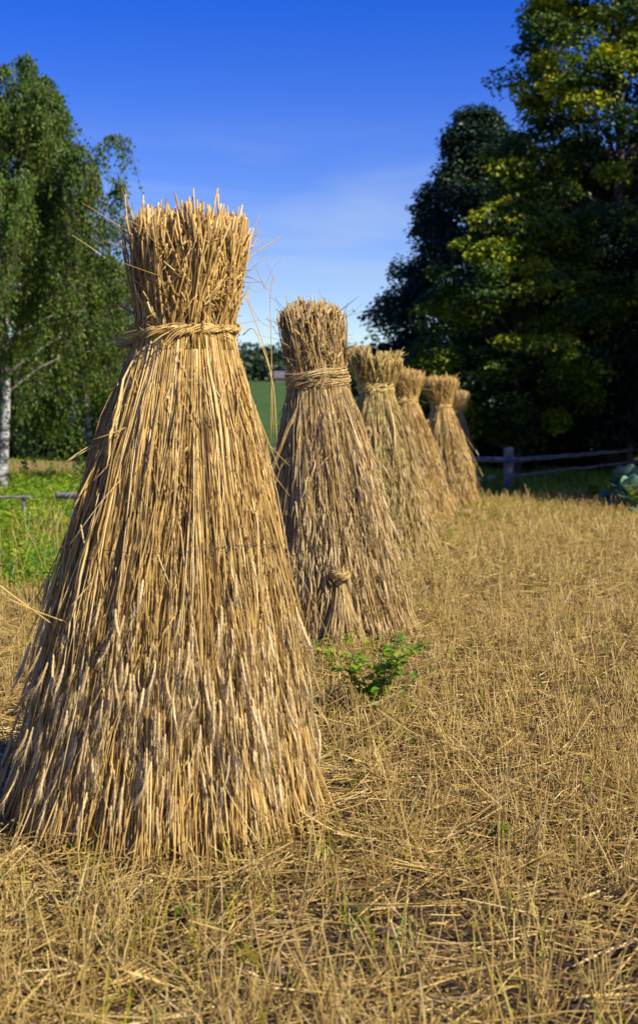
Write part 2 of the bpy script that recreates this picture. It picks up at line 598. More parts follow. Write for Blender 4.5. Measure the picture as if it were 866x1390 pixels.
    def head(s, n, thick, split=0., wisps=44, K=6, sides=5, strays=40):
        rng = s.rng
        g = Geo()
        th = rng.uniform(0, TAU, n)
        u = np.sqrt(rng.random(n) * .9 + .1)
        t = np.linspace(0, 1, K)[None]
        tw = rng.uniform(0, TAU, wisps)
        wi = np.argmin(np.abs((th[:, None] - tw[None] + math.pi) % TAU - math.pi), 1)
        tilt = rng.normal(0, .30, wisps)[wi]
        dh = rng.normal(0, .018, wisps)[wi]
        ztop = s.H + .03 - s.dome * u ** 2 + dh - np.abs(rng.normal(0, .045, n)) + .02 + (rng.random(n) < .06) * rng.uniform(0, .06, n)
        z = s.tz - .06 + t * (ztop[:, None] - s.tz + .06)
        flare = 1 + (rng.normal(0, .06, n) + (rng.random(n) < s.fan) * rng.uniform(0, .26, n))[:, None] * t ** 1.3
        r = u[:, None] * s.prof(z) * flare * (1 + .9 * s.f1(th[:, None], 2 * z))
        r = r * (1 - .06 * np.exp(-((z - s.tz) / .03) ** 2))
        P = s.pt(th[:, None] + (tilt + rng.normal(0, .24, n))[:, None] * t ** 1.2, r, z)
        if split:
            side = np.sign(P[:, -1, 0] - s.lean[0])
            P[..., 0] += (side * split)[:, None] * t ** 1.2
            P[..., 2] -= (side > 0)[:, None] * .05 * t
        P = P + rng.normal(0, .003, P.shape) * t[..., None]
        g.tubes(P, (rng.uniform(.0021, .0034, n) * thick)[:, None], sides, s.tint(n, .50, .2), rng)
        # short broken stalks lying every way in the tuft
        m = n // 2
        th = rng.uniform(0, TAU, m)
        z0 = s.tz + .03 + (s.H - s.tz - .07) * rng.random(m) ** .8
        b = s.pt(th, s.prof(z0) * rng.uniform(.82, 1.03, m), z0)
        if split:
            b[:, 0] += np.sign(b[:, 0] - s.lean[0]) * split * ((z0 - s.tz) / (s.H - s.tz)) ** 1.2
        L = rng.uniform(.04, .15, m)[:, None]
        tg = np.stack([-np.sin(th), np.cos(th), 0 * th], -1)
        d = norm(np.array([0, 0, 1.]) * rng.uniform(.3, 1, (m, 1)) + tg * rng.normal(0, .45, (m, 1)) + np.stack([np.cos(th), np.sin(th), 0 * th], -1) * rng.normal(.12, .18, (m, 1)))
        tt = np.linspace(-.5, .5, 4)
        Q = b[:, None] + d[:, None] * L[:, None] * tt[None, :, None] + rng.normal(0, .06, (m, 1, 3)) * L[:, None] * (tt ** 2)[None, :, None]
        Q[..., 2] = np.minimum(Q[..., 2], s.H + .01)
        g.tubes(Q, (rng.uniform(.0016, .003, m) * thick)[:, None], 4, s.tint(m, .52, .24), rng)
        g.ribbons(Q[: m // 3] + rng.normal(0, .004, (m // 3, 4, 3)), rng.uniform(.006, .013, m // 3) * thick, s.tint(m // 3, .6, .2), rng)
        o = g.build('butt_tuft', s.mat, s.root)
        # single straws sticking out of the tuft
        g = Geo()
        m = strays
        th = rng.uniform(0, TAU, m)
        z0 = s.tz + rng.random(m) * (s.H - s.tz) * .9
        base = s.pt(th, s.prof(z0) * .85, z0)
        el = rng.uniform(-.1, 1.3, m)
        d = np.stack([np.cos(th + rng.normal(0, .5, m)) * np.cos(el), np.sin(th + rng.normal(0, .5, m)) * np.cos(el), np.sin(el)], -1)
        L = rng.uniform(.06, .20, m)[:, None]
        k = rng.normal(0, .25, (m, 3))
        tt = np.linspace(0, 1, 5)
        P = base[:, None] + d[:, None] * L[:, None] * tt[None, :, None] + k[:, None] * L[:, None] * (tt ** 2)[None, :, None]
        g.tubes(P, (rng.uniform(.0010, .0022, m) * thick)[:, None] * np.linspace(1, .6, 5)[None], 4, s.tint(m, .5, .25), rng)
        # and out of the flanks
        m = strays
        th = rng.uniform(0, TAU, m)
        z0 = rng.uniform(.25, 1.3, m) * s.tz / 1.54
        base = s.pt(th, s.prof(z0) * .96, z0)
        d = np.stack([np.cos(th + rng.normal(0, .6, m)) * .5, np.sin(th + rng.normal(0, .6, m)) * .5, rng.uniform(-1.2, -.1, m)], -1)
        L = rng.uniform(.08, .28, m)[:, None]
        k = np.stack([rng.normal(0, .15, m), rng.normal(0, .15, m), rng.uniform(-.5, 0, m)], -1)
        P = base[:, None] + d[:, None] * L[:, None] * tt[None, :, None] + k[:, None] * L[:, None] * (tt ** 2)[None, :, None]
        g.tubes(P, (rng.uniform(.0012, .0024, m) * thick)[:, None] * np.linspace(1, .6, 5)[None], 4, s.tint(m, .62, .2), rng)
        tag(g.build('loose_straws', s.mat, s.root), kind='stuff')
        return o

    def tie(s, bands=1, strands=16, minor=.011, turns=9, mess=.0, thick=1., knot_th=-1.6, slant=.015):
        rng = s.rng
        g = Geo()
        K = 90
        f = np.linspace(0, TAU * 1.02, K)[None]
        for b in range(bands):
            zc = s.tz + (b - (bands - 1) / 2) * minor * 2.2
            ph = np.linspace(0, TAU, strands, endpoint=False)[:, None] + turns * f + rng.normal(0, .25, (strands, 1))
            rr = minor * rng.uniform(.35, 1.1, (strands, 1)) * (1 + .25 * np.sin(3 * f + b + rng.uniform(0, 6)) + rng.normal(0, .06, (strands, K)))
            th = f + knot_th + b * 2.1
            r = s.tr * (1.0 + .6 * s.f1(th, zc + 0 * th)) + minor * .8 + rr * np.cos(ph)
            z = zc + rr * np.sin(ph) + slant * np.sin(th + 1 + b) + mess * rng.normal(0, 1, (strands, 1)) * np.sin(f * rng.integers(1, 4, (strands, 1)) + rng.uniform(0, 6, (strands, 1)))
            g.tubes(s.pt(th, r, z), (rng.uniform(.0025, .0042, strands) * thick)[:, None], 4, s.tint(strands, .66, .15), rng)
        # frayed bits of the band
        m = 60 * bands
        th = rng.uniform(0, TAU, m)
        b0 = s.pt(th, s.tr * (1.0 + .6 * s.f1(th, s.tz + 0 * th)) + minor * 1.5, s.tz + rng.normal(0, minor * bands * .7, m))
        tg = np.stack([-np.sin(th), np.cos(th), rng.normal(0, .35, m)], -1) + np.stack([np.cos(th), np.sin(th), 0 * th], -1) * rng.normal(.15, .25, (m, 1))
        L = rng.uniform(.03, .11, m)[:, None]
        tt = np.linspace(-.5, .5, 5)
        P = b0[:, None] + norm(tg)[:, None] * L[:, None] * tt[None, :, None] - np.stack([np.cos(th), np.sin(th), 0 * th], -1)[:, None] * (L ** 2 * tt[None] ** 2 / s.tr)[..., None]
        g.tubes(P, (rng.uniform(.0013, .0024, m) * thick)[:, None], 4, s.tint(m, .6, .2), rng)
        # loose twisted ends of the band
        m = 14
        th = knot_th + rng.normal(0, .10, m)
        base = s.pt(th, np.full(m, s.tr + minor), np.full(m, s.tz) + rng.normal(0, .008, m))
        d = np.stack([np.cos(th) * .35 - rng.uniform(.2, 1, m), np.sin(th) * .35, rng.uniform(-.3, .45, m)], -1)
        tt = np.linspace(0, 1, 6)
        L = rng.uniform(.05, .15, m)[:, None]
        P = base[:, None] + d[:, None] * L[:, None] * tt[None, :, None] + np.array([0, 0, -.04])[None, None] * (tt ** 2)[None, :, None]
        g.tubes(P, (rng.uniform(.0018, .003, m) * thick)[:, None], 4, s.tint(m, .62, .15), rng)
        return g.build('straw_tie', s.mat, s.root)


# nearest sheaf -------------------------------------------------------------
s1 = Sheaf('straw_sheaf', 'tallest nearest straw sheaf, pale rye ears hanging over its skirt, thin twine round the middle', 222, 4.2, 1.862, 1.54, .148, .485, .176,
           (.085, 0), 11, M_STRAW)
s1.dome, s1.fan = .03, .22
s1.core()
s1.skirt(8000, .73, K=12, awns=22, zmean=.45, zsd=.15, wisps=110)
s1.lower(3200, .9)
s1.head(1900, 1.0, strays=110)
s1.tie(1, 30, .0125, 5, mess=.0025, thick=.72, knot_th=-1.45, slant=.012)
g = Geo()
th = np.linspace(0, TAU, 140)[None]
z = .875 + .012 * np.sin(th + 2) + .006 * np.sin(5 * th)
g.tubes(s1.pt(th, s1.prof(z) * (1.0 + s1.f1(th, z) * .8) + .012, z), .0013, 4, .3, s1.rng)
g.build('twine', M_TWINE, s1.root)
# stub of a second band end at the left and dry stems rising at the right of the tuft
g = Geo()


def px_path(pts, D, root, rng):
    """points given on the photo at depth D -> local to the root"""
    L = []
    for (px, py, dd) in pts:
        d = D + dd
        L.append((at(px, d) - root.location[0], d - root.location[1], CAMZ - (py - HY) / F * d - root.location[2]))
    L = np.array(L)
    t = np.linspace(0, 1, len(L))
    tt = np.linspace(0, 1, 14)
    # smooth interpolation
    out = np.stack([np.interp(tt, t, L[:, i]) for i in range(3)], -1)
    for _ in range(2):
        out[1:-1] = (out[:-2] + 2 * out[1:-1] + out[2:]) / 4
    return out


stems = [([(330, 455, .0), (345, 440, -.02), (372, 515, -.03), (376, 600, -.05)], .0022), ([(318, 470, -.1), (345, 550, -.15), (380, 640, -.1)], .0020),
         ([(333, 400, 0), (352, 450, 0), (368, 500, .02), (372, 590, 0)], .0016), ([(336, 405, .05), (352, 438, .05), (374, 446, .08), (380, 430, .1)], .0011),
         ([(340, 350, .05), (356, 382, .05), (362, 398, .06), (375, 372, .1)], .0010), ([(368, 600, 0), (369, 480, .02), (366, 400, .02), (372, 372, .03)], .0016),
         ([(338, 330, 0), (350, 300, 0), (356, 330, .05), (366, 372, .1), (380, 390, .1)], .0009), ([(330, 340, 0), (345, 310, 0), (353, 290, .02)], .0013),
         ([(335, 390, 0), (355, 400, .03), (372, 360, .05), (384, 350, .05)], .0009), ([(345, 700, -.2), (378, 620, -.15), (402, 555, -.1)], .0018)]
for pts, rad in stems:
    P = px_path(pts, 4.2, s1.root, s1.rng)[None]
    g.tubes(P, rad * np.linspace(1, .6, 14)[None], 4, s1.tint(1, .55, .12), s1.rng)
g.build('dry_stem', M_STRAW, s1.root)
g = Geo()
side = [([(200, 455, -.12), (176, 462, -.05), (152, 460, 0)], .006), ([(204, 458, -.12), (176, 468, -.03), (162, 468, .05)], .009), ([(198, 452, -.12), (170, 455, -.05), (148, 463, 0)], .003),
        ([(200, 436, -.1), (180, 425, 0), (164, 415, .05)], .005)]
for pts, rad in side:
    P = px_path(pts, 4.2, s1.root, s1.rng)[None]
    for k in range(3):
        g.tubes(P + s1.rng.normal(0, rad * .5, (1, 1, 3)), rad * .6, 5, s1.tint(1, .4, .12), s1.rng)
g.build('band_end', M_STRAW_BROWN, s1.root)
g = Geo()
for pts, rad in [([(160, 560, -.1), (140, 610, -.15), (100, 690, -.2)], .0032), ([(170, 590, -.1), (135, 602, -.1), (88, 628, -.1)], .0018),
                 ([(112, 680, 0), (104, 690, 0), (92, 745, 0)], .0030), ([(108, 700, 0), (100, 720, 0), (95, 700, 0)], .002),
                 ([(75, 850, -.2), (40, 825, -.3), (0, 795, -.35)], .0022), ([(92, 845, -.25), (50, 830, -.35), (10, 812, -.4)], .0020),
                 ([(122, 760, -.2), (114, 735, -.25), (110, 712, -.25)], .0026), ([(118, 670, -.1), (112, 650, -.1), (100, 655, -.1)], .0012)]:
    P = px_path(pts, 4.2, s1.root, s1.rng)[None]
    g = Geo()
    g.tubes(P, rad, 5, s1.tint(1, .7, .1), s1.rng)
    g.build('stray_straw', M_STRAW, s1.root)

# second sheaf, with a small knotted handful in front of its foot ---------------
s2 = Sheaf('straw_sheaf', 'second sheaf, brownish, with thick double band and a small knotted bundle low on its front', 462, 7.7, 1.93, 1.52, .165, .43, .172,
           (-.17, .0), 23, M_STRAW_BROWN)
s2.fan = .12
s2.core()
s2.skirt(6200, .95, K=10, awns=9, zmean=.58, zsd=.30, wisps=100)
s2.lower(1800, 1.15, sides=3)
s2.head(1200, 1.15, sides=4, strays=70)
s2.tie(2, 26, .015, 2, mess=.016, thick=.85, knot_th=-1.2, slant=.02)
rng = s2.rng
g = Geo()
c = np.array([at(462, 7.25) - s2.root.location[0], -.42, .40])
n = 300
a = rng.uniform(0, TAU, n)
u = np.sqrt(rng.random(n))
t = np.linspace(0, 1, 7)[None]
zz = c[2] + .06 - t * (c[2] + .07) * rng.uniform(.85, 1, (n, 1))
rr = u[:, None] * (.026 + .15 * np.abs(t - .22) ** 1.15)
P = np.stack([c[0] + rr * np.cos(a)[:, None] + .02 * t, c[1] + rr * np.sin(a)[:, None] * .8 - .05 * t + .10 * (1 - t) ** 2, zz], -1)
g.tubes(P + rng.normal(0, .003, P.shape), (rng.uniform(.002, .003, n) * 1.1)[:, None], 4, s2.tint(n, .55, .2), rng)
kb = g.build('knotted_bundle', M_STRAW_BROWN, s2.root)
g = Geo()
f = np.linspace(0, TAU * 2.2, 40)[None]
m = 14
P = np.stack([c[0] + (.048 + .01 * np.cos(f * 3 + np.arange(m)[:, None])) * np.cos(f + .2 * np.arange(m)[:, None]),
              c[1] + .03 + (.05 + .01 * np.cos(f * 3 + np.arange(m)[:, None])) * np.sin(f + .2 * np.arange(m)[:, None]),
              c[2] + .03 + .016 * np.sin(f * 3 + np.arange(m)[:, None]) + rng.normal(0, .006, (m, 1))], -1)
g.tubes(P, .0035, 4, s2.tint(m, .55, .15), rng)
g.build('straw_knot', M_STRAW_BROWN, kb)

# the rest of the row ---------------------------------------------------------
s3 = Sheaf('straw_sheaf', 'third sheaf, greenish yellow stalks and a wide tuft split into two', 528, 12.6, 1.98, 1.62, .145, .48, .235, (-.15, 0), 31, M_STRAW_GREEN)
s3.core()
s3.skirt(4400, 1.15, K=8, awns=0, zmean=.62, zsd=.33, sides=3)
s3.lower(1300, 1.5, sides=3)
s3.head(900, 1.5, split=.035, sides=4, strays=60)
s3.tie(2, 12, .016, 4, mess=.012, thick=1.5)
s4 = Sheaf('straw_sheaf', 'fourth sheaf from the camera, narrow brown tuft, between the split-topped one and a pale one', 570, 17.6, 1.98, 1.60, .140, .48, .26, (-.24, 0), 41, M_STRAW)
s4.core()
s4.skirt(3800, 1.35, K=8, awns=0, zmean=.62, zsd=.33, sides=3)
s4.lower(1000, 1.9, sides=3)
s4.head(1000, 1.4, sides=4, strays=40)
s4.tie(2, 10, .016, 4, mess=.012, thick=1.8)
s5 = Sheaf('straw_sheaf', 'fifth sheaf, palest, flared bushy tuft, its whole right flank bare against the dark trees', 610, 20.6, 1.99, 1.56, .140, .49, .265, (-.16, 0), 53, M_STRAW)
s5.core()
s5.skirt(3800, 1.45, K=8, awns=0, zmean=.62, zsd=.33, sides=3)
s5.lower(1000, 2.1, sides=3)
s5.head(1000, 1.5, sides=4, strays=50)
s5.tie(1, 10, .016, 4, mess=.01, thick=2)
s6 = Sheaf('straw_sheaf', 'farthest sheaf, only its dark flared tuft and right shoulder showing behind the fifth', 617, 26.5, 1.93, 1.52, .135, .45,   .25, (.02, 0), 61, M_STRAW_BROWN)
s6.core()
s6.skirt(3000, 1.8, K=7, awns=0, zmean=.62, zsd=.33, sides=3)
s6.lower(800, 2.6, sides=3)
s6.head(900, 1.8, sides=4, strays=40)
s6.tie(1, 10, .016, 4, mess=.01, thick=2.2)

# ------------------------------------------------------------------ stubble and litter
SHEAVES = [(o.root.location[0], o.root.location[1], o.br) for o in (s1, s2, s3, s4, s5, s6)]


def outside(x, y, k=.8):
    ok = np.ones(len(x), bool)
    for (sx, sy, r) in SHEAVES:
        ok &= (x - sx) ** 2 + (y - sy) ** 2 > (r * k) ** 2
    return ok


def scatter(rng, dens, y0, y1, pad=.9, side=.25):
    """random ground points in the camera's field, a good step to either side included"""
    A = 0.
    n = int(dens * ((y1 - y0) * (2 * pad) + side * (y1 ** 2 - y0 ** 2)))
    y = np.sqrt(rng.uniform(0, 1, n * 2) * (y1 ** 2 - y0 ** 2) + y0 ** 2)
    x = rng.uniform(-1, 1, n * 2) * (y * side + pad)
    return x[:n], y[:n]


rng = np.random.default_rng(77)
g = Geo()
for (y0, y1, dens, th, sd, K) in ((2.0, 5.0, 1250, .95, 3, 4), (5.0, 9.0, 800, 1.15, 3, 4), (9.0, 14., 330, 1.9, 3, 3), (14., 23., 180, 2.6, 3, 3)):
    x, y = scatter(rng, dens, y0, y1)
    m = meadow(x, y)
    bare = wob(x, y, 2.6, 3)
    keep = (rng.random(len(x)) < np.where(m < 0, 1, np.exp(-m * 2.2))) & outside(x, y) & (rng.random(len(x)) < 1.0 - .78 * sm(bare + .2 * (y < 7) * (x > -.3), .15, .9) * (y < 12))
    x, y = x[keep], y[keep]
    n = len(x)
    a = rng.uniform(0, TAU, n)
    el = np.abs(rng.normal(0, .2, n))
    L = rng.uniform(.06, .32, n) * rng.choice([.6, 1., 1.1], n)
    d = np.stack([np.cos(a) * np.cos(el), np.sin(a) * np.cos(el), np.sin(el)], -1)
    lift = .004 + rng.random(n) ** 2 * .045
    c = np.stack([x, y, gz(x, y) + lift], -1)
    t = np.linspace(-.5, .5, K)
    sag = rng.normal(0, .035, (n, 3)) * L[:, None]
    P = c[:, None] + d[:, None] * (L[:, None] * t[None])[..., None] + sag[:, None] * (t ** 2 * 2)[None, :, None]
    P[..., 2] = np.maximum(P[..., 2], gz(P[..., 0], P[..., 1]) + .002)
    P[..., 2] += (L[:, None] * .5 * np.sin(el)[:, None]) * .8
    g.tubes(P, (rng.uniform(.0010, .0024, n) * th)[:, None], sd, np.clip(rng.normal(.56, .24, n), 0, 1), rng, cap=False)
    # flat leaf shreds
    n2 = n // 4
    Q = P[:n2] + rng.normal(0, .03, (n2, 1, 3)) * np.array([1, 1, .2])
    Q[..., 2] = np.maximum(Q[..., 2], gz(Q[..., 0], Q[..., 1]) + .003)
    g.ribbons(Q, rng.uniform(.003, .008, n2) * th ** .7, np.clip(rng.normal(.5, .25, n2), 0, 1), rng)
# chaff and crumbs of straw on the soil
for (y0, y1, dens, th) in ((2.0, 5.0, 2600, 1.0), (5.0, 10.0, 1100, 1.4)):
    x, y = scatter(rng, dens, y0, y1)
    keep = (meadow(x, y) < .2) & outside(x, y)
    x, y = x[keep], y[keep]
    n = len(x)
    a = rng.uniform(0, TAU, n)
    L = rng.uniform(.008, .06, n)
    el = np.abs(rng.normal(0, .25, n))
    d = np.stack([np.cos(a) * np.cos(el), np.sin(a) * np.cos(el), np.sin(el)], -1)
    c = np.stack([x, y, gz(x, y) + .003 + rng.random(n) * .008], -1)
    P = c[:, None] + d[:, None] * (L[:, None] * np.array([[0, .5, 1.]]))[..., None] + rng.normal(0, .1, (n, 1, 3)) * (L[:, None] * np.array([[0, .25, 1.]]))[..., None]
    P[..., 2] = np.maximum(P[..., 2], gz(P[..., 0], P[..., 1]) + .002)
    g.ribbons(P, rng.uniform(.002, .005, n) * th, np.clip(rng.normal(.5, .27, n), 0, 1), rng)
tag(g.build('straw_litter', M_LITTER), 'loose broken straw lying flat over the whole stubble field', 'straw litter', kind='stuff')

# crumbly clods of soil between the straws
g = Geo()
x, y = scatter(rng, 120, 2.0, 9.0)
keep = (meadow(x, y) < .1) & outside(x, y, 1.1) & (rng.random(len(x)) < .15 + .85 * sm(wob(x, y, 2.6, 3), -.1, .6))
x, y = x[keep], y[keep]
th_, ph_ = np.meshgrid(np.linspace(0, TAU, 9), np.linspace(-1.5, 1.5, 6))
unit = np.stack([np.cos(th_) * np.cos(ph_), np.sin(th_) * np.cos(ph_), np.sin(ph_)], -1)
for cx, cy in zip(x, y):
    sz = .006 + .022 * rng.random() ** 2.5
    k = rng.normal(0, 1.6, (3, 3))
    rr_ = 1 + .16 * np.sin(unit @ k[0] * 1.5 + cx * 9) + .12 * np.sin(unit @ k[1] * 2.5 + cy * 7)
    rr_[:, -1] = rr_[:, 0]
    g.sheet(unit * rr_[..., None] * sz * np.array([1.2, 1., .75]) + np.array([cx, cy, float(gz(cx, cy)) + sz * .25]), float(rng.random()))
tag(g.build('soil_clods', plain_mat('clod_soil', (.04, .027, .019), (.12, .08, .05), 30, bump=1.), smooth=False), 'crumbly clods of dark soil lying between the straws', 'soil', kind='stuff')

g = Geo()
for (y0, y1, dens, th, K) in ((2.0, 5.0, 900, .95, 4), (5.0, 9.0, 760, 1.1, 4), (9.0, 14., 480, 1.5, 3), (14., 23., 260, 2.2, 3)):
    x, y = scatter(rng, dens / 7, y0, y1)
    # tufts: each root throws several stalks, rows run slightly across the view
    row = np.round((x + .18 * y) / .16) * .16 - .18 * y
    x = np.where(rng.random(len(x)) < .6, row + rng.normal(0, .02, len(x)), x)
    bare = wob(x, y, 2.6, 3)
    m = meadow(x, y)
    keep = (m < rng.exponential(.35, len(x))) & outside(x, y, 1.35) & (rng.random(len(x)) < 1.0 - .72 * sm(bare + .2 * (y < 7) * (x > -.3), .15, .9) * (y < 12))
    x, y = x[keep], y[keep]
    k = 7
    n = len(x) * k
    lean = np.repeat(rng.normal(0, .18, (len(x), 2)), k, 0)
    x = np.repeat(x, k) + rng.normal(0, .018, n)
    y = np.repeat(y, k) + rng.normal(0, .018, n)
    L = rng.uniform(.06, .24, n) * rng.uniform(.6, 1.15, n)
    d = norm(np.concatenate([lean + rng.normal(0, .26, (n, 2)), np.ones((n, 1))], 1))
    t = np.linspace(0, 1, K)
    kk = rng.normal(0, .12, (n, 3))
    B = np.stack([x, y, gz(x, y) - .005], -1)
    P = B[:, None] + d[:, None] * (L[:, None] * t[None])[..., None] + kk[:, None] * (L[:, None] * t[None] ** 2)[..., None]
    g.tubes(P, (rng.uniform(.0011, .0022, n) * th)[:, None] * np.linspace(1, .8, K)[None], 3, np.clip(rng.normal(.60, .2, n), 0, 1), rng, cap=False)
tag(g.build('stubble', M_LITTER), 'short upright cut straw stubble standing in the field', 'stubble', kind='stuff')

# ------------------------------------------------------------------ meadow grass
rng = np.random.default_rng(88)
g = Geo()
for (y0, y1, dens, th) in ((8.5, 14., 900, 1.), (14., 22., 560, 1.5), (22., 34., 260, 2.3), (34, 60, 30, 3.6)):
    x, y = scatter(rng, dens, y0, y1, .8, .27)
    m = meadow(x, y)
    patch = wob(x, y, 1.7, 4)
    mow = sm(y, 31, 35) * (1 - sm(x, -2, 3))
    keep = (m > rng.exponential(.5, len(x)) - .25) & outside(x, y, 1.0) & (rng.random(len(x)) < (.55 + .4 * patch) * (1 - .85 * mow))
    x, y, patch = x[keep], y[keep], patch[keep]
    n = len(x)
    tuft = 1 + .55 * wob(x, y, 3.1, 1)
    L = rng.uniform(.07, .26, n) * np.clip(tuft, .4, 1.8)
    d = np.concatenate([rng.normal(0, .28, (n, 2)), np.ones((n, 1))], 1)
    tint = np.clip(rng.normal(.42 + .22 * wob(x, y, .9, 3), .2, n), 0, 1)
    g.blades(np.stack([x, y, gz(x, y) - .01], -1), d, L, rng.uniform(.004, .009, n) * th, rng.normal(0, .6, n), tint, rng)
# thin green growth coming up through the stubble
x, y = scatter(rng, 95, 2.2, 9, .5)
x2, y2 = scatter(rng, 150, 9, 21.5, .5)
x = np.concatenate([x, x2]); y = np.concatenate([y, y2])
keep = outside(x, y, 1.) & (rng.random(len(x)) < .12 + .5 * sm(wob(x, y, .8, 1), .2, .8) + .8 * sm(y, 15.5, 20))
x, y = x[keep], y[keep]
n = len(x)
k = 6
x = np.repeat(x, k) + rng.normal(0, .03, n * k)
y = np.repeat(y, k) + rng.normal(0, .03, n * k)
n *= k
g.blades(np.stack([x, y, gz(x, y) - .005], -1), np.concatenate([rng.normal(0, .45, (n, 2)), np.ones((n, 1))], 1), rng.uniform(.04, .17, n),
         rng.uniform(.0025, .005, n) * (1 + y / 12), rng.normal(0, .5, n), np.clip(rng.normal(.66, .25, n), 0, 1), rng)
tag(g.build('grass', M_GRASS), 'yellowish green meadow grass left of and beyond the stubble', 'grass', kind='stuff')

g = Geo()
for (y0, y1, dens, sz) in ((8.8, 14, 60, 1.), (14, 26, 38, 1.25)):
    x, y = scatter(rng, dens, y0, y1, .8, .27)
    m = meadow(x, y)
    keep = (m > .1) & (x < at(600, y)) & outside(x, y, 1.1) & (wob(x, y, 1.4, 2) > -.15)
    x, y = x[keep], y[keep]
    n = len(x)
    k = 14
    hh = np.repeat(rng.uniform(.06, .32, n), k)
    B = np.stack([np.repeat(x, k), np.repeat(y, k), np.repeat(gz(x, y), k)], -1)
    n *= k
    B = B + np.stack([rng.normal(0, .06, n), rng.normal(0, .06, n), hh * rng.uniform(.2, 1.05, n)], -1)
    a = rng.uniform(0, TAU, n)
    d = np.stack([np.cos(a), np.sin(a), rng.normal(.1, .4, n)], -1)
    nn = norm(np.stack([rng.normal(0, .5, n), rng.normal(0, .5, n) - .2, np.ones(n)], -1))
    L = rng.uniform(.03, .075, n) * sz
    g.leaves(B, d, nn, L, L * rng.uniform(.35, .7, n), np.clip(rng.normal(np.repeat(rng.uniform(.15, .85, n // k), k), .12), 0, 1))
tag(g.build('meadow_herbs', M_WEEDLEAF), 'broad leaved herbs mixed through the meadow grass at left', 'ground cover', kind='stuff')

# dry seed stems standing in the meadow edge
g = Geo()
n = 170
y = rng.uniform(9.2, 15, n)
x = rng.uniform(-1, 0, n) * (y * .16) - .9
L = rng.uniform(.18, .55, n)
d = norm(np.concatenate([rng.normal(0, .2, (n, 2)), np.ones((n, 1))], 1))
t = np.linspace(0, 1, 6)
P = np.stack([x, y, gz(x, y)], -1)[:, None] + d[:, None] * (L[:, None] * t)[..., None] + rng.normal(0, .2, (n, 1, 3)) * (L[:, None] * t ** 3)[..., None]
g.tubes(P, .0028 * np.linspace(1, .6, 6)[None], 3, np.clip(rng.normal(.7, .2, n), 0, 1), rng)
tag(g.build('dry_grass_stems', M_LITTER), 'thin dry seed stems standing at the edge of the meadow', 'dry grass', kind='stuff')


# ------------------------------------------------------------------ small plants
def big_leaf(g, base, d, up, L, W, tint, curl=.3, lobes=0., n=7, m=5, cup=.25, ruffle=0., rng=None):
    """a real broad leaf surface"""
    d = d / np.linalg.norm(d)
    s = np.cross(d, up)
    s = s / max(np.linalg.norm(s), 1e-6)
    nn = np.cross(s, d)
    u = np.linspace(0, 1, n)[:, None]
    v = np.linspace(-1, 1, m)[None]
    wid = W * .5 * np.sin(np.clip(u * .93 + .05, 0, 1) * math.pi) ** .75 * (1 + lobes * np.sin(u * 19))
    h = -curl * L * u ** 2 + cup * wid * np.abs(v) ** 1.5 + ruffle * W * np.sin(u * 14 + v * 5) * np.abs(v)
    grid = base + d * (L * u)[..., None] + s * (wid * v)[..., None] + nn * h[..., None]
    g.sheet(grid, tint)


def weed(label, px, py, hgt, spread, n_stem, leaf, seed, group, name='weed', dark=0.):
    D = 1.25 * F / (py - HY)
    x = at(px, D)
    rng = np.random.default_rng(seed)
    root = thing(name, label, 'weed', (x, D, float(gz(x, D)) - .005), group)
    gs, gl = Geo(), Geo()
    for i in range(n_stem):
        a = rng.uniform(0, TAU)
        r = rng.uniform(.25, 1) * spread
        h = hgt * rng.uniform(.55, 1.0)
        t = np.linspace(0, 1, 7)[:, None]
        P = np.concatenate([np.cos(a) * r * t ** 1.3, np.sin(a) * r * t ** 1.3, h * t ** .85], 1) + rng.normal(0, .006, (7, 3)) * t
        gs.tubes(P[None], .0022 * np.linspace(1, .5, 7)[None], 4, .4, rng)
        nl = max(4, int(11 * h / .25))
        for j in range(nl):
            f = rng.uniform(.25, 1.0)
            p = np.array([np.interp(f, t[:, 0], P[:, q]) for q in range(3)])
            b = rng.uniform(0, TAU)
            d = np.array([math.cos(b), math.sin(b), rng.uniform(-.1, .6)])
            L = leaf * rng.uniform(.6, 1.25)
            p2 = p + d * L * .35
            gs.tubes(np.stack([p, (p + p2) / 2, p2])[None], .0011, 3, .5, rng)
            big_leaf(gl, p2, d, np.array([rng.normal(0, .3), rng.normal(-.2, .3), 1.]), L, L * rng.uniform(.7, .95), float(np.clip(rng.normal(.55 - dark, .24), 0, 1)), rng.uniform(0, .4))
    gs.build('stem', M_TWIG, root)
    gl.build('foliage', M_WEEDLEAF, root)
    return root


weed('bushy green weed with rounded leaves in front of the second sheaf', 508, 975, .40, .33, 20, .038, 3, None)
weed('low green sprig with rounded leaves touching the right edge of the nearest sheaf', 448, 925, .17, .12, 5, .04, 4, None)
G = 'small weeds sprouting in the stubble'
weed('dark green weed clump in the middle of the right foreground stubble', 682, 1140, .07, .07, 6, .03, 6, G, dark=.2)
weed('tiny two leaved weed above the dark clump, beside pale crossed straw', 783, 1083, .06, .05, 3, .03, 7, G)
weed('small bright seedling right in front of the nearest sheaf', 252, 1248, .05, .05, 4, .022, 8, G)
weed('thin upright dark sprig at the foot of the third sheaf', 610, 742, .20, .06, 2, .05, 9, G, dark=.2)
weed('low dark green weed right of the thin upright sprig', 655, 745, .09, .10, 4, .05, 10, G, dark=.2)
weed('small weed at the bottom left corner of the stubble', 150, 1290, .05, .05, 4, .02, 12, G)
weed('pale seedling below the bushy weed', 567, 1110, .05, .05, 3, .025, 13, G)
weed('yellowish weed right of the bushy one', 610, 905, .10, .06, 3, .03, 14, G)
weed('tall yellow green weed standing in the shade edge before the fence', 808, 684, .34, .10, 5, .11, 15, None)
